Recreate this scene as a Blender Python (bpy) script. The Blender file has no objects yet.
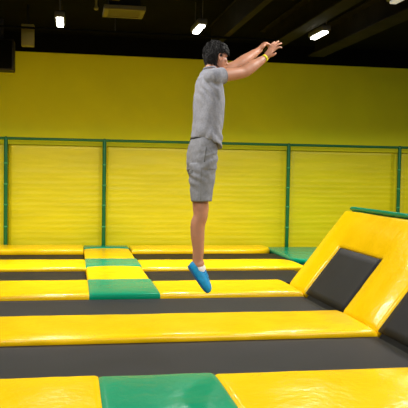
import bpy, bmesh, math, random
from mathutils import Vector, Matrix, noise
from math import sin, cos, pi, radians, sqrt, atan

random.seed(7)
scene = bpy.context.scene
col = scene.collection

# ------------------------------------------------------------------ helpers
def link(o, parent=None):
    col.objects.link(o)
    if parent is not None:
        o.parent = parent
    return o

def tag(o, label=None, cat=None, group=None, kind=None):
    if label: o['label'] = label
    if cat: o['category'] = cat
    if group: o['group'] = group
    if kind: o['kind'] = kind
    return o

def empty(name, loc=(0, 0, 0)):
    o = bpy.data.objects.new(name, None)
    o.empty_display_size = 0.1
    o.location = loc
    return link(o)

def obj(name, bm, m, parent=None, smooth=True, recalc=True):
    if recalc:
        bmesh.ops.recalc_face_normals(bm, faces=bm.faces)
    me = bpy.data.meshes.new(name)
    bm.to_mesh(me)
    bm.free()
    me.materials.append(m)
    for p in me.polygons:
        p.use_smooth = smooth
    return link(bpy.data.objects.new(name, me), parent)

def add_box(bm, lo, hi, bevel=0.0, seg=2):
    r = bmesh.ops.create_cube(bm, size=1.0)
    vs = r['verts']
    for v in vs:
        v.co = Vector([lo[i] + (v.co[i] + .5) * (hi[i] - lo[i]) for i in range(3)])
    if bevel > 0:
        es = list({e for v in vs for e in v.link_edges})
        bmesh.ops.bevel(bm, geom=es, offset=bevel, segments=seg, profile=.5, affect='EDGES')

def frame_of(d, hint=None):
    d = d.normalized()
    h = hint or (Vector((0, 0, 1)) if abs(d.z) < .9 else Vector((1, 0, 0)))
    a = d.cross(h).normalized()
    return a, a.cross(d).normalized()

def add_tube(bm, pts, radii, seg=12, sub=4, flat=1.0, hint=None, caps=True):
    """Tapered round tube through pts, rounded ends; flat squashes it along the hint."""
    pts = [Vector(p) for p in pts]
    n = len(pts)
    P, Rr = [], []
    for i in range(n - 1):
        p0 = pts[max(i - 1, 0)]; p1 = pts[i]; p2 = pts[i + 1]; p3 = pts[min(i + 2, n - 1)]
        for k in range(sub):
            t = k / sub
            P.append(.5 * ((2 * p1) + (p2 - p0) * t + (2 * p0 - 5 * p1 + 4 * p2 - p3) * t * t + (-p0 + 3 * p1 - 3 * p2 + p3) * t ** 3))
            tt = t * t * (3 - 2 * t)
            Rr.append(radii[i] * (1 - tt) + radii[i + 1] * tt)
    P.append(pts[-1]); Rr.append(radii[-1])
    if caps:
        d0 = (P[0] - P[1]).normalized(); d1 = (P[-1] - P[-2]).normalized()
        A = [(P[0] + d0 * Rr[0] * s, Rr[0] * sqrt(max(0, 1 - s * s))) for s in (.95, .75, .4)]
        B = [(P[-1] + d1 * Rr[-1] * s, Rr[-1] * sqrt(max(0, 1 - s * s))) for s in (.4, .75, .95)]
        P = [a[0] for a in A] + P + [b[0] for b in B]
        Rr = [a[1] for a in A] + Rr + [b[1] for b in B]
    rings = []
    for i, p in enumerate(P):
        d = P[min(i + 1, len(P) - 1)] - P[max(i - 1, 0)]
        a, b = frame_of(d, hint)
        rings.append([bm.verts.new(p + (a * cos(2 * pi * k / seg) + b * flat * sin(2 * pi * k / seg)) * Rr[i]) for k in range(seg)])
    for i in range(len(rings) - 1):
        for k in range(seg):
            bm.faces.new((rings[i][k], rings[i][(k + 1) % seg], rings[i + 1][(k + 1) % seg], rings[i + 1][k]))
    bm.faces.new(rings[0][::-1]); bm.faces.new(rings[-1])

def add_ell(bm, c, ax, r, sub=3):
    """Ellipsoid: centre, three axis vectors, three radii."""
    M = Matrix((ax[0] * r[0], ax[1] * r[1], ax[2] * r[2])).transposed().to_4x4()
    M.translation = Vector(c)
    bmesh.ops.create_icosphere(bm, subdivisions=sub, radius=1.0, matrix=M)

def add_loft(bm, rings, seg=40, ex=2.3):
    """rings: (centre, half-axis A, half-axis B)"""
    R = []
    for c, a, b in rings:
        row = []
        for k in range(seg):
            t = 2 * pi * k / seg
            ct, st = cos(t), sin(t)
            row.append(bm.verts.new(c + a * math.copysign(abs(ct) ** (2 / ex), ct) + b * math.copysign(abs(st) ** (2 / ex), st)))
        R.append(row)
    for i in range(len(R) - 1):
        for k in range(seg):
            bm.faces.new((R[i][k], R[i][(k + 1) % seg], R[i + 1][(k + 1) % seg], R[i + 1][k]))
    bm.faces.new(R[0][::-1]); bm.faces.new(R[-1])
    return R

def fuse(name, bm, m, parent, voxel, smooth=4, fac=.5, post=None):
    """Weld overlapping closed shapes into one continuous surface."""
    bmesh.ops.recalc_face_normals(bm, faces=bm.faces)
    me = bpy.data.meshes.new(name + '_raw')
    bm.to_mesh(me); bm.free()
    t = bpy.data.objects.new(name + '_raw', me)
    col.objects.link(t)
    md = t.modifiers.new('r', 'REMESH'); md.mode = 'VOXEL'; md.voxel_size = voxel; md.use_smooth_shade = True
    if smooth:
        s = t.modifiers.new('s', 'SMOOTH'); s.iterations = smooth; s.factor = fac
    dg = bpy.context.evaluated_depsgraph_get()
    dg.update()
    nm = bpy.data.meshes.new_from_object(t.evaluated_get(dg))
    bpy.data.objects.remove(t); bpy.data.meshes.remove(me)
    nm.name = name
    nm.materials.clear(); nm.materials.append(m)
    if post:
        for v in nm.vertices:
            v.co = post(v.co, v.normal)
    for p in nm.polygons: p.use_smooth = True
    return link(bpy.data.objects.new(name, nm), parent)

# ------------------------------------------------------------------ materials
def lin(r, g, b):
    f = lambda c: (c / 255 / 12.92) if c / 255 <= .04045 else ((c / 255 + .055) / 1.055) ** 2.4
    return (f(r), f(g), f(b), 1)

def mat(name, rgb, rough=.5, var=.12, vscale=3.0, bump=0.0, bscale=20.0, bdist=.01, detail=3.0, metallic=0.0,
        spec=.5, stretch=None, emit=None, estr=0.0, coat=0.0, bump2=None, rvar=0.0, sss=0.0):
    m = bpy.data.materials.new(name); m.use_nodes = True
    nt = m.node_tree; N = nt.nodes; L = nt.links
    b = N['Principled BSDF']
    c = lin(*rgb)
    b.inputs['Roughness'].default_value = rough
    b.inputs['Metallic'].default_value = metallic
    b.inputs['Specular IOR Level'].default_value = spec
    b.inputs['Coat Weight'].default_value = coat
    if sss:
        b.inputs['Subsurface Weight'].default_value = sss
        b.inputs['Subsurface Radius'].default_value = (.01, .004, .002)
    tc = N.new('ShaderNodeTexCoord')
    src = tc.outputs['Object']
    if stretch:
        mp = N.new('ShaderNodeMapping'); mp.inputs['Scale'].default_value = stretch
        L.new(src, mp.inputs['Vector']); src = mp.outputs['Vector']
    n1 = N.new('ShaderNodeTexNoise'); n1.inputs['Scale'].default_value = vscale; n1.inputs['Detail'].default_value = 4
    L.new(src, n1.inputs['Vector'])
    r = N.new('ShaderNodeValToRGB')
    r.color_ramp.elements[0].position = .3; r.color_ramp.elements[1].position = .7
    r.color_ramp.elements[0].color = tuple(x * (1 - var) for x in c[:3]) + (1,)
    r.color_ramp.elements[1].color = tuple(min(1, x * (1 + var)) for x in c[:3]) + (1,)
    L.new(n1.outputs['Fac'], r.inputs['Fac'])
    L.new(r.outputs['Color'], b.inputs['Base Color'])
    if rvar:
        mr = N.new('ShaderNodeMapRange')
        mr.inputs['To Min'].default_value = max(.02, rough - rvar); mr.inputs['To Max'].default_value = rough + rvar
        L.new(n1.outputs['Fac'], mr.inputs['Value']); L.new(mr.outputs['Result'], b.inputs['Roughness'])
    prev = None
    for bb in ([(bump, bscale, bdist)] if bump else []) + ([bump2] if bump2 else []):
        n2 = N.new('ShaderNodeTexNoise'); n2.inputs['Scale'].default_value = bb[1]; n2.inputs['Detail'].default_value = detail
        L.new(src, n2.inputs['Vector'])
        bp = N.new('ShaderNodeBump'); bp.inputs['Strength'].default_value = bb[0]; bp.inputs['Distance'].default_value = bb[2]
        L.new(n2.outputs['Fac'], bp.inputs['Height'])
        if prev: L.new(prev, bp.inputs['Normal'])
        prev = bp.outputs['Normal']
    if prev: L.new(prev, b.inputs['Normal'])
    if emit:
        b.inputs['Emission Color'].default_value = lin(*emit); b.inputs['Emission Strength'].default_value = estr
    return m

M = {}
M['yellow'] = mat('yellow_vinyl', (247, 199, 2), rough=.2, var=.05, vscale=2.5, bump=.4, bscale=4.5, bdist=.02, detail=4, rvar=.05,
                  bump2=(.3, 18, .005))
M['green'] = mat('green_vinyl', (0, 140, 102), rough=.26, var=.06, vscale=3, bump=.4, bscale=4.5, bdist=.02, detail=4,
                 bump2=(.3, 18, .005), spec=.14)
M['bed'] = mat('black_trampoline_mesh', (19, 20, 25), rough=.6, var=.3, vscale=2.2, bump=.3, bscale=240, bdist=.002, spec=.25)
M['stitch'] = mat('grey_webbing', (88, 86, 88), rough=.7, var=.1)
M['wall'] = mat('olive_yellow_paint', (244, 238, 0), rough=.75, var=.05, vscale=1.2, bump=.1, bscale=90, bdist=.002)
M['panel'] = mat('yellow_wall_vinyl', (232, 217, 0), rough=.42, var=.06, vscale=1.6, stretch=(.6, 1, 3), bump=.2, bscale=7, bdist=.01)
M['post'] = mat('green_painted_steel', (8, 108, 58), rough=.4, var=.08)
M['clip'] = mat('pale_green_clip', (70, 160, 100), rough=.5, var=.05)
M['dark'] = mat('black_ceiling_paint', (14, 14, 13), rough=.9, spec=.04, var=.25, vscale=1.5)
M['beam'] = mat('dark_olive_steel', (34, 33, 28), rough=.8, spec=.06, var=.25, vscale=3)
M['black'] = mat('black_plastic', (24, 19, 16), rough=.6, var=.2)
M['olive'] = mat('pale_olive_metal', (120, 112, 48), rough=.6, var=.1)
M['vent'] = mat('pale_vent_metal', (92, 86, 46), rough=.6, var=.1)
M['lamp'] = mat('white_lamp_diffuser', (250, 250, 245), rough=.4, var=.01, emit=(255, 252, 240), estr=14)
M['lamp_dim'] = mat('dim_lamp_diffuser', (190, 190, 186), rough=.4, var=.01, emit=(255, 252, 240), estr=.35)
M['lamphouse'] = mat('grey_lamp_housing', (70, 70, 66), rough=.6, var=.1)
M['floor'] = mat('dark_concrete_floor', (38, 37, 38), rough=.9, var=.2)
M['skin'] = mat('skin', (190, 134, 106), rough=.5, var=.09, vscale=9, bump=.1, bscale=60, bdist=.003, sss=.08)
M['hair'] = mat('black_hair', (20, 17, 17), rough=.55, var=.3, vscale=40, spec=.35)
M['brow'] = mat('dark_eyebrow_hair', (30, 22, 20), rough=.7, var=.2)
M['eye'] = mat('eye_white', (228, 222, 214), rough=.2, var=.02)
M['iris'] = mat('dark_brown_iris', (40, 24, 16), rough=.15, var=.1)
M['lip'] = mat('lip_skin', (176, 100, 88), rough=.45, var=.06)
M['nail'] = mat('fingernail', (226, 176, 156), rough=.3, var=.04)
M['shirt'] = mat('heather_grey_jersey', (151, 152, 162), rough=.9, var=.13, vscale=70, bump=.35, bscale=16, bdist=.012, spec=.14)
M['seam'] = mat('dark_grey_stitching', (124, 123, 122), rough=.9, var=.1, vscale=50)
M['shorts'] = mat('grey_cotton_twill', (141, 142, 149), rough=.9, var=.12, vscale=50, bump=.35, bscale=18, bdist=.012, spec=.14)
M['pocket'] = mat('shadowed_grey_twill', (104, 104, 105), rough=.95, var=.14, vscale=40)  # darker copy of the twill: pocket shade put into the colour
M['waist'] = mat('black_waistband', (22, 22, 24), rough=.8, var=.2)
M['cord'] = mat('pale_drawcord', (205, 204, 202), rough=.8, var=.05)
M['shoe'] = mat('bright_blue_knit', (0, 148, 208), rough=.55, var=.16, vscale=40, bump=.3, bscale=160, bdist=.002)
M['sole'] = mat('dark_blue_rubber', (8, 82, 128), rough=.6, var=.1)
M['lace'] = mat('deep_blue_lace', (4, 96, 160), rough=.7, var=.1)
M['sock'] = mat('white_sock_cotton', (236, 232, 228), rough=.9, var=.06, vscale=50)
M['band'] = mat('yellow_paper_wristband', (236, 222, 20), rough=.5, var=.04)

# ------------------------------------------------------------------ camera (1.43 m above the pads)
F_PX, H = 720.0, 1.43
yaw, pitch, roll = radians(10.312), radians(2.688), radians(.974)
fw = Vector((sin(yaw) * cos(pitch), cos(yaw) * cos(pitch), -sin(pitch)))
rt = Vector((cos(yaw), -sin(yaw), 0)); up = rt.cross(fw)
rt2 = rt * cos(roll) + up * sin(roll); up2 = -rt * sin(roll) + up * cos(roll)
cam = bpy.data.cameras.new('camera')
cam.sensor_width = 36; cam.lens = F_PX / 408 * 36; cam.clip_start = .05; cam.clip_end = 200
co = bpy.data.objects.new('camera', cam); col.objects.link(co)
Mx = Matrix((rt2, up2, -fw)).transposed().to_4x4(); Mx.translation = Vector((0, 0, H))
co.matrix_world = Mx
scene.camera = co

# ------------------------------------------------------------------ cushions and beds
def cuts(lo, hi, r, step):
    e = [0, r * .08, r * .3, r * .62, r]
    L = hi - lo
    a = [lo + x for x in e]; b = [hi - x for x in e[::-1]]
    n = max(1, int(round((L - 2 * r) / step)))
    return a[:-1] + [lo + r + (L - 2 * r) * i / n for i in range(n + 1)] + b[1:]

def pad_mesh(rects, thick=.122, zt=0.012, r=.04, bulge=.012, step=.09, corners=(), rough=.004, seed=0, square=(), mitre=None):
    """Stuffed vinyl cushion over a union of rectangles (u0,u1,v0,v1); square: edges ('u',value) that butt against a neighbour."""
    us, vs = set(), set()
    for (u0, u1, v0, v1) in rects:
        us |= {round(x, 5) for x in cuts(u0, u1, r, step)}; vs |= {round(x, 5) for x in cuts(v0, v1, r, step)}
    def thin(s, keep):
        out = []
        for x in sorted(s):
            if out and x - out[-1] < .002:
                if x in keep: out[-1] = x
                continue
            out.append(x)
        return out
    ku = {round(x, 5) for q in rects for x in q[:2]}; kv = {round(x, 5) for q in rects for x in q[2:]}
    us, vs = thin(us, ku), thin(vs, kv)
    inside = lambda u, v: any(q[0] < u < q[1] and q[2] < v < q[3] for q in rects)
    cells = {(i, j) for i in range(len(us) - 1) for j in range(len(vs) - 1) if inside((us[i] + us[i + 1]) / 2, (vs[j] + vs[j + 1]) / 2)}
    segs = []
    for (i, j) in cells:
        for (di, dj, a, b) in ((-1, 0, (i, j), (i, j + 1)), (1, 0, (i + 1, j), (i + 1, j + 1)), (0, -1, (i, j), (i + 1, j)), (0, 1, (i, j + 1), (i + 1, j + 1))):
            if (i + di, j + dj) not in cells:
                p, q = (us[a[0]], vs[a[1]]), (us[b[0]], vs[b[1]])
                skip = False
                for ax, val in square:
                    k = 0 if ax == 'u' else 1
                    if abs(p[k] - val) < 1e-3 and abs(q[k] - val) < 1e-3: skip = True
                if not skip: segs.append((p, q))
    def dist(u, v):
        best = 9
        for (p, q) in segs:
            x = min(max(u, min(p[0], q[0])), max(p[0], q[0])); y = min(max(v, min(p[1], q[1])), max(p[1], q[1]))
            best = min(best, (u - x) ** 2 + (v - y) ** 2)
        return sqrt(best)
    def plan(u, v):
        for (cu, cv, su, sv, R) in corners:          # corner point, inward signs, radius
            a = 1 - (u - cu) * su / R; b = 1 - (v - cv) * sv / R
            if 0 <= a <= 1.0001 and 0 <= b <= 1.0001:
                aa = a * sqrt(max(0, 1 - b * b / 2)); bb = b * sqrt(max(0, 1 - a * a / 2))
                u = cu + su * R * (1 - aa); v = cv + sv * R * (1 - bb)
        return u, v
    bm = bmesh.new(); top, bot = {}, {}
    for (i, j) in sorted(cells):
        for k in ((i, j), (i + 1, j), (i, j + 1), (i + 1, j + 1)):
            if k in top: continue
            u, v = us[k[0]], vs[k[1]]
            d = dist(u, v)
            drop = r - sqrt(max(0, r * r - max(0, r - d) ** 2))
            z = zt - drop * .9 + bulge * (1 - math.exp(-(d / .16) ** 2)) - bulge
            z += rough * noise.noise(Vector((u * 2.3 + seed, v * 2.3, seed * 1.7))) + rough * .5 * noise.noise(Vector((u * 9 + seed, v * 4, 3.1)))
            for ax, val in square:
                z -= .009 * math.exp(-(((u, v)[0 if ax == 'u' else 1] - val) / .012) ** 2)
            pu, pv = plan(u, v)
            if d < .001 and not any(abs((u, v)[0 if ax == 'u' else 1] - val) < .05 for ax, val in square):
                w = rough * noise.noise(Vector((u * 6, v * 6, seed + 9.)))
                pu += w; pv += w
            bu = pu
            if mitre and abs(u - mitre[0]) < 1e-4:      # butt joint in the fold of the slope
                if len(mitre) > 2: pu += SKEW * (v - mitre[2])
                bu = pu + mitre[1] * (thick - zt); pu += mitre[1] * -min(z, 0)
            top[k] = bm.verts.new((pu, pv, z)); bot[k] = bm.verts.new((bu, pv, zt - thick))
    for (i, j) in cells:
        c = ((i, j), (i + 1, j), (i + 1, j + 1), (i, j + 1))
        bm.faces.new([top[k] for k in c]); bm.faces.new([bot[k] for k in c[::-1]])
        for (di, dj, a, b) in ((-1, 0, (i, j + 1), (i, j)), (1, 0, (i + 1, j), (i + 1, j + 1)), (0, -1, (i, j), (i + 1, j)), (0, 1, (i + 1, j + 1), (i, j + 1))):
            if (i + di, j + dj) not in cells:
                bm.faces.new((top[b], top[a], bot[a], bot[b]))
    return bm

SKEW = -.01          # the fold line runs slightly askew to the rows
PADS = 'yellow and green safety pads of the trampoline court'
count = [0]
def pad(label, m, rects, cat='pad', name='safety_pad', **kw):
    count[0] += 1
    o = obj(name, pad_mesh(rects, seed=count[0] * 3.7, **kw), M[m])
    return tag(o, label, cat, PADS)

XL, FOLD = -3.2, 2.78        # the slope folds up at FOLD; .47 = tan of half its angle, less play
# front row
pad('yellow pad left of the green pad in the row nearest the camera', 'yellow', [(XL, .18, 3.86, 5.0)], square=[('u', .18)])
pad('large green pad between yellow pads in the row nearest the camera', 'green', [(.182, .99, 3.86, 4.97)], square=[('u', .182), ('u', .99)])
pad('yellow pad right of the green pad in the row nearest the camera', 'yellow', [(.992, 2.74, 3.86, 4.94)], square=[('u', .992), ('u', 2.74)], mitre=(2.74, .47, 4.4))
# second row: one long pad
pad('long all-yellow pad crossing the court in the second row from the camera', 'yellow', [(XL, 2.722, 6.13, 7.09)], square=[('u', 2.722)], mitre=(2.722, .47, 6.6))
# third row
pad('yellow pad left of the green pad in the row beneath the jumper', 'yellow', [(XL, .188, 8.22, 9.33)], square=[('u', .188)])
pad('bright green pad left of the jumper\'s shoe, foremost green pad of the centre strip', 'green', [(.19, 1.0, 8.22, 9.28)], square=[('u', .19), ('u', 1.0), ('v', 9.28)])
pad('yellow pad under the jumper\'s shoe, running to the foot of the slope', 'yellow', [(1.002, 2.70, 8.22, 9.19)], square=[('u', 1.002), ('u', 2.70)], mitre=(2.70, .47, 8.74))
# centre strip running back to the fence
pad('square yellow pad of the centre strip, directly behind the bright green pad', 'yellow', [(.19, 1.0, 9.282, 10.56)], square=[('v', 9.282), ('v', 10.56)])
pad('pale glossy green pad of the centre strip, level with the fourth yellow row', 'green', [(.19, 1.0, 10.562, 11.44)], square=[('u', .19), ('u', 1.0), ('v', 10.562), ('v', 11.44)])
pad('yellow pad of the centre strip just before the thin green strip at the fence', 'yellow', [(.19, 1.0, 11.442, 12.92)], square=[('v', 11.442), ('v', 12.92)])
pad('thin dark green strip pad ending the centre strip at a fence post', 'green', [(.19, 1.0, 12.922, 13.34)], square=[('v', 12.922)], zt=.03, thick=.14)
# fourth row
pad('yellow pad of the fourth row, on the left of the centre strip', 'yellow', [(XL, .188, 10.5, 11.44)], square=[('u', .188)])
pad('yellow pad of the fourth row with rounded end, passing behind the jumper\'s ankle', 'yellow', [(1.002, 3.5, 10.44, 11.36)],
    square=[('u', 1.002)], corners=[(3.5, 11.36, -1, -1, .35)])
# fifth row along the fence
pad('narrow yellow pad along the fence, on the left of the centre strip', 'yellow', [(XL, .18, 12.55, 13.34)], square=[('u', .18)], zt=.045, thick=.155)
pad('narrow yellow pad with rounded corner along the fence, between centre strip and green corner mat', 'yellow', [(1.02, 3.6, 12.6, 13.34)], zt=.03, thick=.14,
    square=[], corners=[(3.6, 12.6, -1, 1, .35)])
pad('green mat on the floor in the corner behind the slope', 'green', [(3.62, 5.2, 11.38, 13.34)], bulge=.0, zt=-.02, thick=.09,
    corners=[(3.62, 11.38, 1, 1, .25)], cat='mat', name='corner_mat')

# sloped side of the court: local u = up the slope, v = depth, w = normal
ANG = radians(52)
SL = (Matrix.Translation((2.716, 7.2, 0)) @ Matrix.Rotation(-math.atan(SKEW), 4, 'Z')
      @ Matrix(((cos(ANG), 0, -sin(ANG), 0), (0, 1, 0, -7.2), (sin(ANG), 0, cos(ANG), 0), (0, 0, 0, 1))))
def slope_obj(o):
    o.matrix_world = SL
    return o
S1, S2 = .70, 1.235
sp = pad('angled yellow pad frame rising up the slope around a black bed', 'yellow',
         [(.012, S1 + .02, 6.16, 7.02), (.012, S1 + .02, 8.20, 8.84), (S1, S2, 5.0, 8.84)], name='sloped_pad_frame', cat='pad frame',
         r=.05, bulge=.03, square=[('u', .012)], corners=[(S2, 8.84, -1, -1, .1)], thick=.1, rough=.006, zt=.008, mitre=(.012, -.47))
slope_obj(sp)
gp = pad('dark green ridge pad capping the top edge of the slope', 'green', [(S2 + .010, S2 + .055, 5.0, 8.72)], name='ridge_pad', cat='pad',
         r=.025, bulge=.0, thick=.12, zt=-.01, corners=[(S2 + .055, 8.72, -1, -1, .06)])
slope_obj(gp)

def bed(label, x0, x1, y0, y1, z=-.06, slope=False, sag=.012):
    bm = bmesh.new(); nx = max(2, int((x1 - x0) / .08)); ny = max(2, int((y1 - y0) / .08)); g = {}
    for i in range(nx + 1):
        for j in range(ny + 1):
            a, b = i / nx, j / ny
            zz = z - sag * max(0, 4 * a * (1 - a)) ** .6 * max(0, 4 * b * (1 - b)) ** .6
            g[i, j] = (bm.verts.new((x0 + (x1 - x0) * a, y0 + (y1 - y0) * b, zz)), bm.verts.new((x0 + (x1 - x0) * a, y0 + (y1 - y0) * b, zz - .012)))
    for i in range(nx):
        for j in range(ny):
            k = ((i, j), (i + 1, j), (i + 1, j + 1), (i, j + 1))
            bm.faces.new([g[q][0] for q in k]); bm.faces.new([g[q][1] for q in k[::-1]])
    for i in range(nx):
        for (j, s) in ((0, 1), (ny, -1)):
            f = [g[i, j][0], g[i, j][1], g[i + 1, j][1], g[i + 1, j][0]]; bm.faces.new(f[::s])
    for j in range(ny):
        for (i, s) in ((0, -1), (nx, 1)):
            f = [g[i, j][0], g[i, j][1], g[i, j + 1][1], g[i, j + 1][0]]; bm.faces.new(f[::s])
    o = obj('trampoline_bed', bm, M['bed'])
    if slope: slope_obj(o)
    return tag(o, label, 'trampoline', 'black trampoline beds')

bed('wide black trampoline bed between the nearest row and the long yellow pad, below the jumper', XL, 2.735, 5.015, 6.115)
bed('black trampoline bed between the long yellow pad and the row with the bright green pad', XL, 2.715, 7.105, 8.205)
bed('narrow black trampoline bed on the left, between third and fourth yellow rows', XL, .175, 9.345, 10.485)
bed('narrow black trampoline bed behind the jumper\'s shoe, between third and fourth yellow rows', 1.015, 3.3, 9.295, 10.425)
bed('thin black trampoline bed on the left, just before the pad at the fence', XL, .175, 11.455, 12.535)
bed('thin black trampoline bed right of the centre strip, just before the pad at the fence', 1.015, 3.6, 11.375, 12.585)
bed('sloped black trampoline bed enclosed by the angled yellow pad frame', .006, S1 - .004, 7.035, 8.185, z=-.035, slope=True, sag=.004)
bed('sloped black trampoline bed at the right edge, nearer than the angled yellow frame', .006, S1 - .004, 4.9, 6.145, z=-.035, slope=True, sag=.004)

# ------------------------------------------------------------------ room shell
def shell(name, lo, hi, m, bevel=0):
    bm = bmesh.new(); add_box(bm, lo, hi, bevel)
    return tag(obj(name, bm, M[m], smooth=False), kind='structure')

WALL_Y = 13.72
shell('floor', (-12, -6, -.2), (12, WALL_Y, -.11), 'floor')
shell('wall_back', (-12, WALL_Y, -.2), (12, WALL_Y + .15, 3.55), 'wall')
shell('trim_1', (-12, WALL_Y - .004, 3.55), (12, WALL_Y + .15, 4.1), 'dark')
shell('ceiling', (-12, -6, 3.9), (12, WALL_Y + .15, 4.0), 'dark')

# yellow vinyl wall panels behind the fence, gently rippled
def wall_panel(label, x0, x1, z0=-.1, z1=1.85):
    bm = bmesh.new(); nx = max(8, int((x1 - x0) / .06)); nz = 110; yb = WALL_Y - .005; front = []
    for i in range(nx + 1):
        row = []
        for j in range(nz + 1):
            x = x0 + (x1 - x0) * i / nx; z = z0 + (z1 - z0) * j / nz
            e = min(min(x - x0, x1 - x) / .08, min(z - z0, z1 - z) / .05, 1)
            amp = .55 + .45 * noise.noise(Vector((x * .9, z * 1.1, 4.2)))
            fade = min(1, max(.12, (1.62 - z) / .4))
            w = sin(z * 62 + 1.6 * noise.noise(Vector((x * 1.1, z * 3, 1.)))) * .0024 * amp * fade
            w +=   .004 * noise.noise(Vector((x * 1.4, z * 9, 2.5)))
            y = yb - .09 - .02 * (max(0, e) ** .5) - w * max(0, e)
            row.append(bm.verts.new((x, y, z)))
        front.append(row)
    back = [[bm.verts.new((v.co.x, yb, v.co.z)) for v in (r[0], r[-1])] for r in front]
    for i in range(nx):
        for j in range(nz):
            bm.faces.new((front[i][j], front[i + 1][j], front[i + 1][j + 1], front[i][j + 1]))
        bm.faces.new((front[i][nz], front[i + 1][nz], back[i + 1][1], back[i][1]))
        bm.faces.new((front[i + 1][0], front[i][0], back[i][0], back[i + 1][0]))
        bm.faces.new((back[i][0], back[i][1], back[i + 1][1], back[i + 1][0]))
    bm.faces.new([front[0][j] for j in range(nz + 1)] + [back[0][1], back[0][0]])
    bm.faces.new(([front[nx][j] for j in range(nz + 1)] + [back[nx][1], back[nx][0]])[::-1])
    return tag(obj('wall_pad', bm, M['panel']), label, 'wall pad', 'rippled yellow wall pads behind the fence')

PX = [-1.2, .56, 4.09, 6.38]
wall_panel('rippled yellow wall pad at the far left, beyond the leftmost green post', -3.2, PX[0] + .02)
wall_panel('rippled yellow wall pad between the two green posts on the left', PX[0] + .03, PX[1] + .02)
wall_panel('wide rippled yellow wall pad directly behind the jumper', PX[1] + .03, PX[2] + .06)
wall_panel('rippled yellow wall pad above the slope, between the two green posts on the right', PX[2] + .07, PX[3] + .1)
wall_panel('rippled yellow wall pad at the far right, beyond the rightmost green post', PX[3] + .11, 8.4)

# green fence
fence = empty('fence_frame', (0, 13.43, 0))
tag(fence, 'green metal fence frame with thin posts and top rail before the yellow back wall', 'fence')
bm = bmesh.new(); add_tube(bm, [(-3.4, 0, 1.945), (8.6, 0, 1.945)], [.026, .026], seg=12, sub=24)
obj('top_rail', bm, M['post'], fence)
for x in PX:
    bm = bmesh.new(); add_tube(bm, [(x, 0, -.065), (x, 0, 1.945)], [.036, .036], seg=14, sub=3)
    post = obj('post', bm, M['post'], fence)
    for z in (.35, .75, 1.12, 1.5):
        bm = bmesh.new(); add_tube(bm, [(x, 0, z - .012), (x, 0, z + .012)], [.041, .041], seg=14, sub=1, caps=False)
        obj('clip', bm, M['clip'], post)
    bm = bmesh.new(); add_box(bm, (x - .07, -.06, -.11), (x + .07, .06, -.09), .005)
    obj('base_plate', bm, M['post'], post)

# ------------------------------------------------------------------ ceiling things
def beam(label, x0, x1, y0, y1, z0, z1, name='ceiling_beam'):
    """I-section steel beam along the depth of the hall."""
    bm = bmesh.new(); c = (x0 + x1) / 2
    add_box(bm, (x0, y0, z0), (x1, y1, z0 + .03), .006); add_box(bm, (c - .02, y0, z0 + .02), (c + .02, y1, z1 - .02)); add_box(bm, (x0, y0, z1 - .03), (x1, y1, z1), .006)
    return tag(obj(name, bm, M['beam'], smooth=False), label, 'beam', 'steel beams under the black ceiling')
beam('thin dark steel beam under the ceiling above the jumper\'s hands', 2.26, 2.36, 2, 12.2, 3.5, 3.899)
beam('wide dark steel beam just left of the rightmost ceiling lamp', 3.2, 3.44, 2, 12.4, 3.52, 3.899)
beam('wide dark steel beam at the right, beyond the rightmost ceiling lamp', 4.12, 4.42, 2, 12.5, 3.5, 3.899)

bm = bmesh.new(); add_tube(bm, [(-3, 11.0, 3.48), (3.1, 11.0, 3.48)], [.018, .018], seg=8, sub=8)
o = tag(obj('conduit', bm, M['dark']), 'thin black conduit running along the ceiling above the yellow wall', 'conduit')
for x in (-2, .6, 1.9):
    bm = bmesh.new(); add_tube(bm, [(x, 11.0, 3.48), (x, 11.0, 3.9)], [.01, .01], seg=6, sub=1)
    obj('hanger', bm, M['black'], o)

def lamp(x, y, label, glow='lamp'):
    r = empty('ceiling_lamp', (x, y, 3.44))
    tag(r, label, 'ceiling lamp', 'bright linear lamps under the ceiling')
    bm = bmesh.new(); add_box(bm, (-.07, -.32, .02), (.07, .32, .1), .02); obj('housing', bm, M['lamphouse'], r)
    bm = bmesh.new(); add_box(bm, (-.045, -.27, -.012), (.045, .27, .025), .012); obj('diffuser', bm, M[glow], r)
    for s in (-.3, .3):
        bm = bmesh.new(); add_tube(bm, [(0, s, .1), (0, s, .455)], [.008, .008], seg=6, sub=1); obj('suspension_rod', bm, M['lamphouse'], r)
    return r
lamp(-.2, 10.3, 'glowing linear ceiling lamp left of the pale vent')
lamp(1.75, 10.28, 'glowing linear ceiling lamp directly above the jumper\'s head')
lamp(3.55, 10.26, 'glowing linear ceiling lamp right of the jumper\'s hands, between two steel beams')
lamp(3.70, 7.82, 'dim ceiling lamp cut off at the top right corner of the view', 'lamp_dim')

vr = empty('ceiling_vent', (.63, 9.56, 3.45))
tag(vr, 'pale square ceiling vent hanging between the two left lamps', 'vent')
bm = bmesh.new()
add_box(bm, (-.265, -.265, 0), (.265, -.2, .06), .008); add_box(bm, (-.265, .2, 0), (.265, .265, .06), .008)
add_box(bm, (-.265, -.2, 0), (-.2, .2, .06), .008); add_box(bm, (.2, -.2, 0), (.265, .2, .06), .008)
obj('frame', bm, M['vent'], vr, smooth=False)
bm = bmesh.new(); add_box(bm, (-.2, -.2, .06), (.2, .2, .449)); obj('duct', bm, M['beam'], vr, smooth=False)
for k in range(6):
    bm = bmesh.new(); add_box(bm, (-.205, -.19 + k * .068, .012), (.205, -.145 + k * .068, .022), .003)
    obj('slat', bm, M['vent'], vr, smooth=False)

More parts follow.
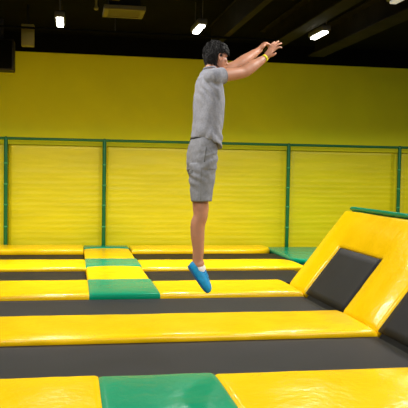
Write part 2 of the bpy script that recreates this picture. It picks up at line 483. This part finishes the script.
pr = empty('ceiling_pipe', (.22, 9.1, 3.55))
tag(pr, 'short olive pipe with a drop nozzle beside the ceiling vent', 'pipe')
bm = bmesh.new(); add_tube(bm, [(-.1, 0, 0), (.32, 0, 0)], [.03, .03], seg=10, sub=2); add_tube(bm, [(.3, 0, 0), (.3, 0, .33)], [.02, .02], seg=8, sub=2); obj('pipe', bm, M['olive'], pr)
bm = bmesh.new(); add_tube(bm, [(.04, 0, 0), (.04, 0, -.1), (.04, 0, -.14)], [.014, .014, .03], seg=10, sub=2); obj('nozzle', bm, M['olive'], pr)

jb = empty('ceiling_box', (-.70, 11.4, 3.29))
tag(jb, 'small pale olive box hanging under the ceiling at the left edge of the wall', 'box')
bm = bmesh.new(); add_box(bm, (-.095, -.07, -.02), (.095, .07, .31), .012); obj('case', bm, M['olive'], jb)
bm = bmesh.new(); add_box(bm, (-.075, -.076, .0), (.075, -.068, .29), .004); obj('cover', bm, M['olive'], jb)
bm = bmesh.new(); add_tube(bm, [(0, 0, .28), (0, 0, .59)], [.02, .02], seg=8, sub=1); obj('bracket', bm, M['beam'], jb)

sp = empty('loudspeaker', (-1.2, 12.6, 3.0))
tag(sp, 'dark brown loudspeaker hanging from the ceiling at the top left', 'loudspeaker')
bm = bmesh.new(); add_box(bm, (-.2, -.16, .03), (.21, .16, .55), .02); obj('cabinet', bm, M['black'], sp)
bm = bmesh.new(); add_box(bm, (-.17, -.172, .06), (.18, -.158, .52), .006); obj('grille', bm, M['dark'], sp)
bm = bmesh.new(); add_tube(bm, [(0, 0, .54), (0, 0, .9)], [.035, .035], seg=10, sub=1); obj('mount', bm, M['black'], sp)

# ------------------------------------------------------------------ the jumper
DEP = 5.62
ORG = (200, 292)
def P(x, y, v=0.0):
    """point of the figure: across/up the picture plane through the jumper, v metres farther from the viewer (figure's own axes)"""
    d = DEP + v
    return Vector(((x - 204) / F_PX * d - (ORG[0] - 204) / F_PX * DEP, v, (204 - y) / F_PX * d - (204 - ORG[1]) / F_PX * DEP))
root = empty('person')
Mr = Matrix((rt2, fw, up2)).transposed().to_4x4()
Mr.translation = Vector((0, 0, H)) + fw * DEP + rt2 * ((ORG[0] - 204) / F_PX * DEP) + up2 * ((204 - ORG[1]) / F_PX * DEP)
root.matrix_world = Mr
tag(root, 'dark-haired person in grey t-shirt, grey shorts and blue shoes jumping with both arms stretched forward', 'person')
U = Vector((0, 0, 1))
def axes(deg, tilt=0):
    t = radians(deg); f = Vector((cos(t), sin(t), 0)); l = Vector((-sin(t), cos(t), 0))
    if tilt:
        q = Matrix.Rotation(radians(tilt), 3, l); f = q @ f
        return f, l, q @ U
    return f, l, U.copy()
Fb, Lb, _ = axes(20)

SH_N, EL_N, WR_N = P(214, 77.2, -.135), P(243, 72.5, .03), P(265, 58, .15)
SH_F, EL_F, WR_F = P(208, 76.5, .135), P(237.5, 65.5, .25), P(258.5, 50.5, .36)
HIP_N, KN_N, AN_N = P(206, 158, -.085), P(200.2, 208, -.05), P(197.3, 262, -.02)
HIP_F, KN_F, AN_F = P(198.5, 158, .085), P(201, 209, .07), P(198.2, 261, .09)

# --- body: one continuous skin
bm = bmesh.new()
def ringc(x0, x1, y, b, v=0.0, yaxis=0.0, deg=20):
    """ring whose projected silhouette spans x0..x1 at height y; b lateral half width"""
    c = P((x0 + x1) / 2, y, v); half = (x1 - x0) / 2 / F_PX * (DEP + v)
    f, l, _ = axes(deg)
    a = sqrt(max(.03 ** 2, half ** 2 - (b * l.x) ** 2)) / f.x
    return c + U * 0, f * a, l * b
add_loft(bm, [ringc(203, 214, 74, .06), ringc(202, 217, 80, .11), ringc(199, 218, 88, .14), ringc(197.5, 219.5, 105, .145), ringc(196, 218.5, 125, .13),
              ringc(194, 213, 142, .13), ringc(192, 210, 155, .14), ringc(195, 208, 164, .13)], ex=2.2)
# neck
add_tube(bm, [P(209, 78, 0), P(210.5, 70, .01), P(214, 62, .02)], [.05, .047, .047], seg=20)
# legs
def leg(hip, kn, an, s):
    mid = (hip + kn) / 2 + Vector((-.012, 0, 0)); hip = hip - Vector((.028, 0, 0))
    f = Vector((1, 0, 0))
    add_tube(bm, [hip, mid, kn + U * .05, kn, kn - U * .06, kn + (an - kn) * .3 - f * .014, kn + (an - kn) * .5 - f * .012, kn + (an - kn) * .78, an, an - U * .02 + f * .01],
             [.06, .062, .06, .058, .053, .054, .051, .041, .037, .039], seg=20)
    add_ell(bm, kn + f * .022, (Vector((1, 0, 0)), Vector((0, 1, 0)), U), (.042, .043, .05), 2)   # knee cap
    add_ell(bm, kn + (an - kn) * .32 - f * .026, (Vector((1, 0, 0)), Vector((0, 1, 0)), U), (.036, .046, .095), 2)   # calf
leg(HIP_N, KN_N, AN_N, -1); leg(HIP_F, KN_F, AN_F, 1)
# feet inside the shoes
FA = Vector((17.5, 0, -25.5)).normalized(); FU = Vector((25.5, 0, 17.5)).normalized(); FL = Vector((0, 1, 0))
def foot_base(an): return an + Vector((-.073, 0, -.036))
for an in (AN_N, AN_F):
    b0 = foot_base(an)
    add_tube(bm, [b0 + FA * .04 + FU * .05, b0 + FA * .12 + FU * .04, b0 + FA * .2 + FU * .03], [.03, .032, .024], seg=14)
# arms
def arm(sh, el, wr):
    ua, fa = el - sh, wr - el
    add_tube(bm, [sh, sh + ua * .3, sh + ua * .62, el - ua * .08, el + fa * .12, el + fa * .34, el + fa * .7, wr - fa * .04, wr + fa * .06],
             [.05, .05, .049, .046, .049, .048, .037, .027, .026], seg=18)
arm(SH_N, EL_N, WR_N); arm(SH_F, EL_F, WR_F)

# hands: d = along the hand, n = back of the hand, s = toward the thumb
nails = []
def hand(wr, d, n, thumb_sign, curls, spreads, scale=1.0, thumb=None):
    d = d.normalized(); n = (n - d * n.dot(d)).normalized(); s = d.cross(n) * thumb_sign
    K = scale
    pal = wr + d * .048 * K
    add_ell(bm, pal, (d, s, n), (.054 * K, .040 * K, .0175 * K), 3)
    add_ell(bm, wr + d * .03 * K + s * .022 * K - n * .006 * K, (d, s, n), (.034 * K, .018 * K, .016 * K), 2)
    add_tube(bm, [wr - d * .015, wr + d * .03 * K], [.026, .026 * K], seg=14, flat=.75, hint=n)
    lens = ((.043, .026, .021), (.047, .029, .023), (.043, .027, .022), (.034, .020, .019))
    for i in range(4):
        off = (.030, .010, -.010, -.029)[i]
        p = wr + d * (.092, .097, .093, .083)[i] * K + s * off * K - n * (.001, 0, .002, .005)[i] * K
        a = radians(spreads[i]); dirv = (d * cos(a) + s * sin(a)).normalized()
        root_ = wr + d * .055 * K + s * off * .8 * K
        pts = [root_, p]; cur = p; dv = dirv; ang = 0
        for k in range(3):
            ang = radians(curls[i][k]); ax = n.cross(dirv).normalized()
            dv = (Matrix.Rotation(ang, 3, ax) @ dv).normalized()
            cur = cur + dv * lens[i][k] * K; pts.append(cur)
        rr = (.0092, .0096, .0092, .0082)[i] * K
        add_tube(bm, pts, [rr * 1.05, rr * 1.12, rr * 1.0, rr * .92, rr * .72], seg=10, sub=3)
        nn = (Matrix.Rotation(radians(sum(curls[i])), 3, n.cross(dirv).normalized()) @ n).normalized()
        nails.append((cur - dv * .004 * K + nn * rr * .62, dv, nn, rr))
    t0 = wr + d * .022 * K + s * .026 * K - n * .004 * K
    td = thumb or (d * .75 + s * .62 - n * .35).normalized()
    t1 = t0 + td * .04 * K; t2 = t1 + (td * .9 + d * .35).normalized() * .032 * K; t3 = t2 + (td * .6 + d * .7).normalized() * .024 * K
    add_tube(bm, [t0, t1, t2, t3], [.0145 * K, .0125 * K, .0105 * K, .0078 * K], seg=10, sub=3)
# near hand: reaching up and forward, palm down, fingers a little spread
dN = (P(275.2, 44.6, .19) - WR_N)
hand(WR_N, dN, Vector((-.5, -.5, .7)), -1, [(-4, 14, 12), (0, 14, 10), (3, 18, 12), (8, 24, 18)], [10, 3, -5, -14],
     thumb=Vector((.85, .25, .12)).normalized(), scale=1.06)
# far hand: bent down over the wrist, fingers curled
dF = (P(264.5, 43.5, .39) - WR_F)
hand(WR_F, dF, Vector((-.4, -.25, .85)), -1, [(48, 40, 20), (54, 44, 24), (58, 48, 26), (62, 50, 28)], [6, 2, -3, -8])

# --- head
Hf, Hl, Hu = axes(28, 6)
HC = P(216, 57.8, .035)
def hd(f, l, u): return HC + Hf * f + Hl * l + Hu * u
HA = (Hf, Hl, Hu)
add_ell(bm, hd(-.006, 0, .032), HA, (.083, .074, .084), 4)
add_ell(bm, hd(.032, 0, -.02), HA, (.056, .058, .082), 3)
add_ell(bm, hd(.042, 0, -.066), HA, (.044, .045, .036), 3)
add_ell(bm, hd(.064, 0, -.09), HA, (.024, .026, .019), 3)
add_ell(bm, hd(.076, 0, .026), HA, (.014, .046, .012), 2)
add_tube(bm, [hd(.082, 0, .012), hd(.094, 0, -.01), hd(.106, 0, -.03)], [.008, .009, .0105], seg=10)
for s in (-1, 1):
    add_ell(bm, hd(.094, .011 * s, -.034), HA, (.011, .009, .008), 2)
    add_ell(bm, hd(.056, .040 * s, -.018), HA, (.024, .020, .018), 2)
    # ear: rim and lobe
    add_ell(bm, hd(-.004, .073 * s, -.012), HA, (.020, .008, .029), 2)
    add_tube(bm, [hd(.012, .074 * s, .004), hd(.002, .082 * s, .018), hd(-.018, .084 * s, .01), hd(-.02, .082 * s, -.012), hd(-.006, .076 * s, -.036)], [.005, .006, .006, .006, .006], seg=8)
add_ell(bm, hd(.088, 0, -.058), HA, (.010, .022, .006), 2)
add_ell(bm, hd(.086, 0, -.068), HA, (.010, .020, .006), 2)
body = fuse('body', bm, M['skin'], root, .0042, smooth=3)

for s in (-1, 1):
    b2 = bmesh.new(); add_ell(b2, hd(.066, .031 * s, .002), HA, (.013, .013, .009), 2); e = obj('eye', b2, M['eye'], root)
    b2 = bmesh.new(); add_ell(b2, hd(.0765, .031 * s, .002), HA, (.004, .0062, .0062), 2); obj('iris', b2, M['iris'], e)
    b2 = bmesh.new(); add_tube(b2, [hd(.086, .014 * s, .02), hd(.084, .034 * s, .025), hd(.072, .05 * s, .019)], [.004, .0045, .003], seg=8); obj('eyebrow', b2, M['brow'], root)
b2 = bmesh.new(); add_tube(b2, [hd(.086, -.021, -.063), hd(.096, -.008, -.060), hd(.0965, 0, -.062), hd(.096, .008, -.060), hd(.086, .021, -.063)], [.002, .005, .0055, .005, .002], seg=8)
obj('lips', b2, M['lip'], root)
for (c, dv, nn, rr) in nails:
    b2 = bmesh.new(); add_ell(b2, c, (dv, dv.cross(nn).normalized(), nn), (rr * .75, rr * .6, rr * .22), 2); obj('fingernail', b2, M['nail'], root)

# --- hair: scalp cap plus many loose locks, one part
bm = bmesh.new()
def scalp(az, el, k=1.0):
    """az 0 = face, el up; point on the skull and its outward normal"""
    f, l, u = cos(el) * cos(az), cos(el) * sin(az), sin(el)
    p = hd(-.006 + .083 * f * k, .074 * l * k, .032 + .084 * u * k)
    nrm = (Hf * (f / .083) + Hl * (l / .074) + Hu * (u / .084)).normalized()
    return p, nrm
def hairline(az):
    a = abs(math.atan2(sin(az), cos(az)))
    if a < .9: return .52
    if a < 1.55: return .52 - (a - .9) / .65 * .52
    return -.02 - min(1, (a - 1.55) / .8) * .95
NA, NE = 48, 14
capr = []
for j in range(NE + 1):
    row = []
    for i in range(NA):
        az = 2 * pi * i / NA; e0 = hairline(az); el = e0 + (pi / 2 - .02 - e0) * j / NE
        p, n_ = scalp(az, el, 1.05 + .06 * min(1, j / 3) + .03 * noise.noise(Vector((az * 2, el * 3, 1))))
        row.append(bm.verts.new(p))
    capr.append(row)
inner = []
for j in (0,):
    for i in range(NA):
        az = 2 * pi * i / NA; inner.append(bm.verts.new(scalp(az, hairline(az), .92)[0]))
for j in range(NE):
    for i in range(NA):
        bm.faces.new((capr[j][i], capr[j][(i + 1) % NA], capr[j + 1][(i + 1) % NA], capr[j + 1][i]))
bm.faces.new(capr[NE])
for i in range(NA):
    bm.faces.new((inner[i], inner[(i + 1) % NA], capr[0][(i + 1) % NA], capr[0][i]))
rnd = random.Random(5)
for k in range(1100):
    az = rnd.uniform(-pi, pi); e0 = hairline(az)
    el = math.asin(max(-.99, min(.99, sin(e0 + .02) + (1 - sin(e0 + .02)) * rnd.random() ** 1.25)))
    p, n_ = scalp(az, el, 1.07)
    down = (-U + n_ * n_.dot(U))
    fwd = Hf - n_ * n_.dot(Hf)
    back = abs(az) > 1.7
    tdir = down * (1.0 if el < 1.0 else .3) + fwd * (.7 if not back and el > .3 else (-.1 if back else .2))
    tdir += Vector((rnd.gauss(0, .3), rnd.gauss(0, .3), rnd.gauss(0, .2))); tdir -= n_ * n_.dot(tdir)
    if tdir.length < .01: continue
    tdir.normalize()
    side = n_.cross(tdir) * rnd.uniform(-1, 1)
    L = rnd.uniform(.034, .062) * (.6 if .75 < abs(az) < 1.9 and el < .45 else 1) + (.022 if back and el < -.2 else 0)
    lift = rnd.uniform(.002, .010)
    pts = [p - n_ * .004, p + tdir * L * .35 + n_ * lift + side * .004, p + tdir * L * .75 + n_ * lift * .9 + side * .011, p + tdir * L + n_ * lift * .2 - U * .004 + side * .016]
    w = rnd.uniform(.003, .0062)
    add_tube(bm, pts, [w * .8, w, w * .7, w * .15], seg=6, sub=2)
for k in range(260):                      # longer locks over the nape
    az = pi + max(-1.1, min(1.1, rnd.gauss(0, .6))); el = rnd.uniform(-.75, .1)
    p, n_ = scalp(az, el, 1.06)
    t = Vector((rnd.gauss(0, .12), rnd.gauss(0, .12), -1)).normalized()
    out = Vector((n_.x, n_.y, 0)).normalized()
    L = rnd.uniform(.045, .075)
    w = rnd.uniform(.003, .006)
    add_tube(bm, [p - n_ * .004, p + t * L * .4 + out * .006, p + t * L * .75 - out * rnd.uniform(0, .008), p + t * L - out * rnd.uniform(.004, .018)], [w * .8, w, w * .8, w * .2], seg=6, sub=2)
obj('hair', bm, M['hair'], root)

# --- t-shirt
def fold_noise(amp, sx, sz, seed):
    def f(co, n):
        w = noise.noise(Vector((co.x * sx + seed, co.y * sx, co.z * sz))) + .5 * noise.noise(Vector((co.x * sx * 2.3, co.y * sx * 2.3 + seed, co.z * sz * 2 + co.x * 14)))
        return co + n * amp * w
    return f
bm = bmesh.new()
rings = [ringc(204.3, 215.5, 69.4, .066), ringc(203, 217, 71.2, .082), ringc(200.5, 219.5, 74, .12), ringc(197, 221.5, 78.5, .165), ringc(195.5, 222.3, 85, .178), ringc(194.6, 223, 92, .185), ringc(194, 223.6, 101, .178),
         ringc(193.6, 223.4, 112, .172), ringc(192.8, 222.6, 124, .17), ringc(192, 221.8, 132, .172)]
c, a, b = ringc(191.6, 221.4, 143.6, .178)
tilt = Vector((0, 0, 1)) * (11.5 / 2 / F_PX * DEP)
rings.append((c, a - tilt, b))
add_loft(bm, rings, ex=2.3)
for sh, el in ((SH_N, EL_N), (SH_F, EL_F)):
    ua = el - sh
    add_tube(bm, [sh.lerp(P(208, 80, 0), .75), sh.lerp(P(208, 79, 0), .4), sh, sh + ua * .3], [.06, .066, .069, .062], seg=20, caps=False)
shirt_fold = fold_noise(.008, 12, 6, 2.0)
def shirt_post(co, n):
    p = shirt_fold(co, n)
    # drag folds from the near armpit toward the back and the loose belly
    q = co - SH_N
    w = sin((q.x * .8 + q.z * .55) * 125 + 3 * noise.noise(co * 9)) * .005 * math.exp(-((q.x + .03) ** 2 + (q.z + .08) ** 2) / .012)
    zz = (co.z - P(205, 140).z)
    g = noise.noise(Vector((co.x * 5, co.y * 5, co.z * 4 + 8)))
    w += .0055 * g * sin(co.x * 95 - co.z * 38 + co.y * 30 + 3.5 * noise.noise(co * 6))
    w += sin(co.z * 70 + co.x * 60 + 4 * noise.noise(co * 7)) * .005 * math.exp(-(zz / .1) ** 2)
    return p + n * w
shirt = fuse('t_shirt', bm, M['shirt'], root, .006, smooth=3, post=shirt_post)
def ring_strip(name, path, r, m, parent, seg=8):
    b2 = bmesh.new(); n = len(path); R = []
    for i in range(n):
        d = path[(i + 1) % n] - path[i - 1]; a_, b_ = frame_of(d)
        R.append([b2.verts.new(path[i] + (a_ * cos(2 * pi * k / seg) + b_ * sin(2 * pi * k / seg)) * r) for k in range(seg)])
    for i in range(n):
        for k in range(seg):
            b2.faces.new((R[i][k], R[i][(k + 1) % seg], R[(i + 1) % n][(k + 1) % seg], R[(i + 1) % n][k]))
    return obj(name, b2, m, parent)
ce, A_, B_ = ringc(204.0, 215.6, 69.2, .067)
ring_strip('collar', [ce + A_ * cos(t) + B_ * sin(t) + U * .006 for t in [2 * pi * i / 32 for i in range(32)]], .0075, M['shirt'], shirt)
for sh, el in ((SH_N, EL_N), (SH_F, EL_F)):
    ua = (el - sh); a_, b_ = frame_of(ua); e_ = sh + ua * .292
    ring_strip('sleeve_hem', [e_ + (a_ * cos(t) + b_ * sin(t)) * .0605 for t in [2 * pi * i / 28 for i in range(28)]], .004, M['shirt'], shirt)

# --- shorts
bm = bmesh.new()
add_loft(bm, [ringc(191.5, 216.5, 139, .158), ringc(188.3, 216.6, 146, .17), ringc(186.8, 216.7, 154, .178), ringc(186.6, 216.6, 162, .178), ringc(187.6, 215.5, 170, .17)], ex=2.3)
def shorts_leg(x0, x1, v, pts):
    rr = []
    for (a0, a1, y, bb) in pts:
        rr.append(ringc(a0, a1, y, bb, v=v, deg=8))
    add_loft(bm, rr, ex=2.3)
shorts_leg(0, 0, -.07, [(189.5, 216, 164, .085), (189.2, 215.6, 172, .09), (189.8, 214.6, 181, .09), (190.6, 213.4, 190, .088), (191.2, 212.2, 198, .086), (191.4, 211.8, 201.3, .086)])
shorts_leg(0, 0, .085, [(187.5, 213, 164, .085), (188.2, 212.4, 172, .09), (189.4, 212, 181, .088), (190.4, 211.4, 190, .086), (191.2, 210.8, 197, .084), (191.6, 210.4, 199.5, .084)])
sf = fold_noise(.008, 12, 7, 5.0)
def shorts_post(co, n):
    p = sf(co, n); q = co - P(211, 160, -.15)
    w = sin((q.x * .45 - q.z) * 95 + 3 * noise.noise(co * 8)) * .005 * math.exp(-((q.x) ** 2 + q.z ** 2) / .009)
    q = co - P(192, 176, -.1)
    w += sin((q.x * .7 + q.z) * 90 + 2 * noise.noise(co * 9)) * .005 * math.exp(-((q.x) ** 2 + q.z ** 2) / .008)
    return p + n * w
shorts = fuse('shorts', bm, M['shorts'], root, .006, smooth=3, post=shorts_post)
from mathutils.bvhtree import BVHTree
def surf_patch(target, uvs, m, name, parent, thick=.003, nx=8, ny=8):
    """thin cloth patch laid on the near side of a garment; uvs = four picture-plane corners"""
    me = target.data
    tree = BVHTree.FromPolygons([v.co for v in me.vertices], [tuple(p.vertices) for p in me.polygons])
    b2 = bmesh.new(); g = []
    for i in range(nx + 1):
        row = []
        for j in range(ny + 1):
            s, t = i / nx, j / ny
            x = (uvs[0][0] * (1 - s) + uvs[1][0] * s) * (1 - t) + (uvs[3][0] * (1 - s) + uvs[2][0] * s) * t
            y = (uvs[0][1] * (1 - s) + uvs[1][1] * s) * (1 - t) + (uvs[3][1] * (1 - s) + uvs[2][1] * s) * t
            a0 = P(x, y, -.5); d0 = (P(x, y, .5) - a0).normalized()
            h = tree.ray_cast(a0, d0)
            if h[0] is None: h = tree.find_nearest(P(x, y, -.12))
            row.append((b2.verts.new(h[0] + h[1] * thick), b2.verts.new(h[0] - h[1] * .004)))
        g.append(row)
    for i in range(nx):
        for j in range(ny):
            k = ((i, j), (i + 1, j), (i + 1, j + 1), (i, j + 1))
            b2.faces.new([g[p][q][0] for p, q in k]); b2.faces.new([g[p][q][1] for p, q in k][::-1])
    for i in range(nx):
        for j in (0, ny): b2.faces.new((g[i][j][0], g[i + 1][j][0], g[i + 1][j][1], g[i][j][1]))
    for j in range(ny):
        for i in (0, nx): b2.faces.new((g[i][j][0], g[i][j + 1][0], g[i][j + 1][1], g[i][j][1]))
    return obj(name, b2, m, parent)
surf_patch(shorts, [(187.6, 171), (193.2, 170), (192.8, 173), (188.4, 174)], M['pocket'], 'back_pocket_flap', shorts, thick=.0015)
surf_patch(shorts, [(205.8, 147), (206.9, 147), (205.0, 162), (203.9, 162)], M['pocket'], 'side_pocket_edge', shorts, thick=.0012, nx=2, ny=14)
surf_patch(shorts, [(201.2, 168), (201.7, 168), (200.9, 200), (200.4, 200)], M['seam'], 'side_seam', shorts, thick=.0008, nx=2, ny=20)
b2 = bmesh.new()
add_loft(b2, [ringc(191.6, 210, 136.4, .135), ringc(190.8, 210, 137.2, .138), ringc(190.2, 210, 139.3, .138), ringc(191.4, 210, 140.2, .135)], ex=2.3)
obj('waistband', b2, M['waist'], shorts)

# --- shoes and socks
def shoe(an, name_label=None):
    b0 = foot_base(an)
    def L(x, y, z): return b0 + FA * x + FL * y + FU * z
    b2 = bmesh.new(); rings = []
    prof = [(-.012, .014, .030, .062), (0, .028, .006, .084), (.03, .035, .003, .088), (.07, .037, .002, .080), (.11, .040, .001, .084), (.15, .046, .0, .078),
            (.19, .048, .0, .068), (.22, .046, .002, .060), (.243, .040, .005, .052), (.258, .026, .012, .042)]
    for (x, w, z0, z1) in prof:
        rings.append((L(x, 0, (z0 + z1) / 2), FL * w, FU * ((z1 - z0) / 2)))
    add_loft(b2, rings, seg=28, ex=2.6)
    up_ = fuse('shoe', b2, M['shoe'], root, .0045, smooth=3)
    b2 = bmesh.new(); rings = []
    for (x, w, z0, z1) in [(-.004, .02, -.002, .02), (.01, .033, -.006, .014), (.07, .038, -.006, .012), (.12, .041, -.007, .010), (.19, .05, -.007, .011), (.225, .046, -.004, .014), (.25, .03, .002, .02), (.258, .014, .010, .024)]:
        rings.append((L(x, 0, (z0 + z1) / 2), FL * w, FU * ((z1 - z0) / 2)))
    add_loft(b2, rings, seg=24, ex=3.2); obj('sole', b2, M['sole'], up_)
    b2 = bmesh.new(); rings = [(L(.1, 0, .074), FL * .026, FU * .016), (L(.12, 0, .075), FL * .028, FU * .012), (L(.155, 0, .071), FL * .026, FU * .011), (L(.17, 0, .064), FL * .018, FU * .008)]
    add_loft(b2, rings, seg=18); obj('tongue', b2, M['shoe'], up_)
    for k in range(4):
        x = .103 + k * .019; z = .089 - k * .0052
        b2 = bmesh.new(); add_tube(b2, [L(x, -.032, z - .02), L(x + .004, -.018, z - .002), L(x + .002, 0, z + .001), L(x + .006, .018, z - .002), L(x, .032, z - .02)], [.0035] * 5, seg=8); obj('lace', b2, M['lace'], up_)
    # low sock showing at the ankle
    b2 = bmesh.new()
    add_tube(b2, [L(.05, 0, .064), L(.072, 0, .066), L(.1, 0, .06)], [.035, .037, .030], seg=18)
    obj('sock', b2, M['sock'], root)
shoe(AN_N); shoe(AN_F)

# --- paper wristband on the near wrist
ax = (WR_N - EL_N).normalized(); a_, b_ = frame_of(ax)
b2 = bmesh.new(); R = []
for (off, r) in ((-.010, .0305), (.010, .0295), (.010, .027), (-.010, .028)):
    R.append([b2.verts.new(WR_N - ax * .006 + ax * off + (a_ * cos(2 * pi * k / 24) + b_ * sin(2 * pi * k / 24)) * r) for k in range(24)])
for i in range(4):
    for k in range(24):
        b2.faces.new((R[i][k], R[i][(k + 1) % 24], R[(i + 1) % 4][(k + 1) % 24], R[(i + 1) % 4][k]))
obj('wristband', b2, M['band'], root)

# ------------------------------------------------------------------ light
def area(name, loc, sx, sy, power, rot=(0, 0, 0), color=(1, .97, .9), spread=pi):
    l = bpy.data.lights.new(name, 'AREA'); l.shape = 'RECTANGLE'; l.size = sx; l.size_y = sy; l.energy = power; l.color = color; l.spread = spread
    o = bpy.data.objects.new(name, l); o.location = loc; o.rotation_euler = rot; col.objects.link(o); return o
for x in (-4.1, -2.15, -.2, 1.75, 3.55, 5.5, 7.4):
    area('row_light', (x, 10.3, 3.41), .1, .56, 67, spread=radians(146))
for y in (5.5, 1.0, -3.5):
    for x in (-4.1, -1.2, 1.75, 4.6):
        if y == 5.5: x += .9 if x < 4 else -.3
        area('row_light', (x, y, 3.41), .15, 1.1, 67)
area('hall_light', (3.2, .2, 3.3), 1.6, 1.2, 62, rot=(radians(38), 0, radians(18)))
w = bpy.data.worlds.new('world'); scene.world = w; w.use_nodes = True
w.node_tree.nodes['Background'].inputs[0].default_value = (.95, 1, 1.0, 1)
w.node_tree.nodes['Background'].inputs[1].default_value = .14
scene.view_settings.view_transform = 'Standard'
scene.view_settings.look = 'None'
scene.view_settings.exposure = 0.0
scene.cycles.use_denoising = True
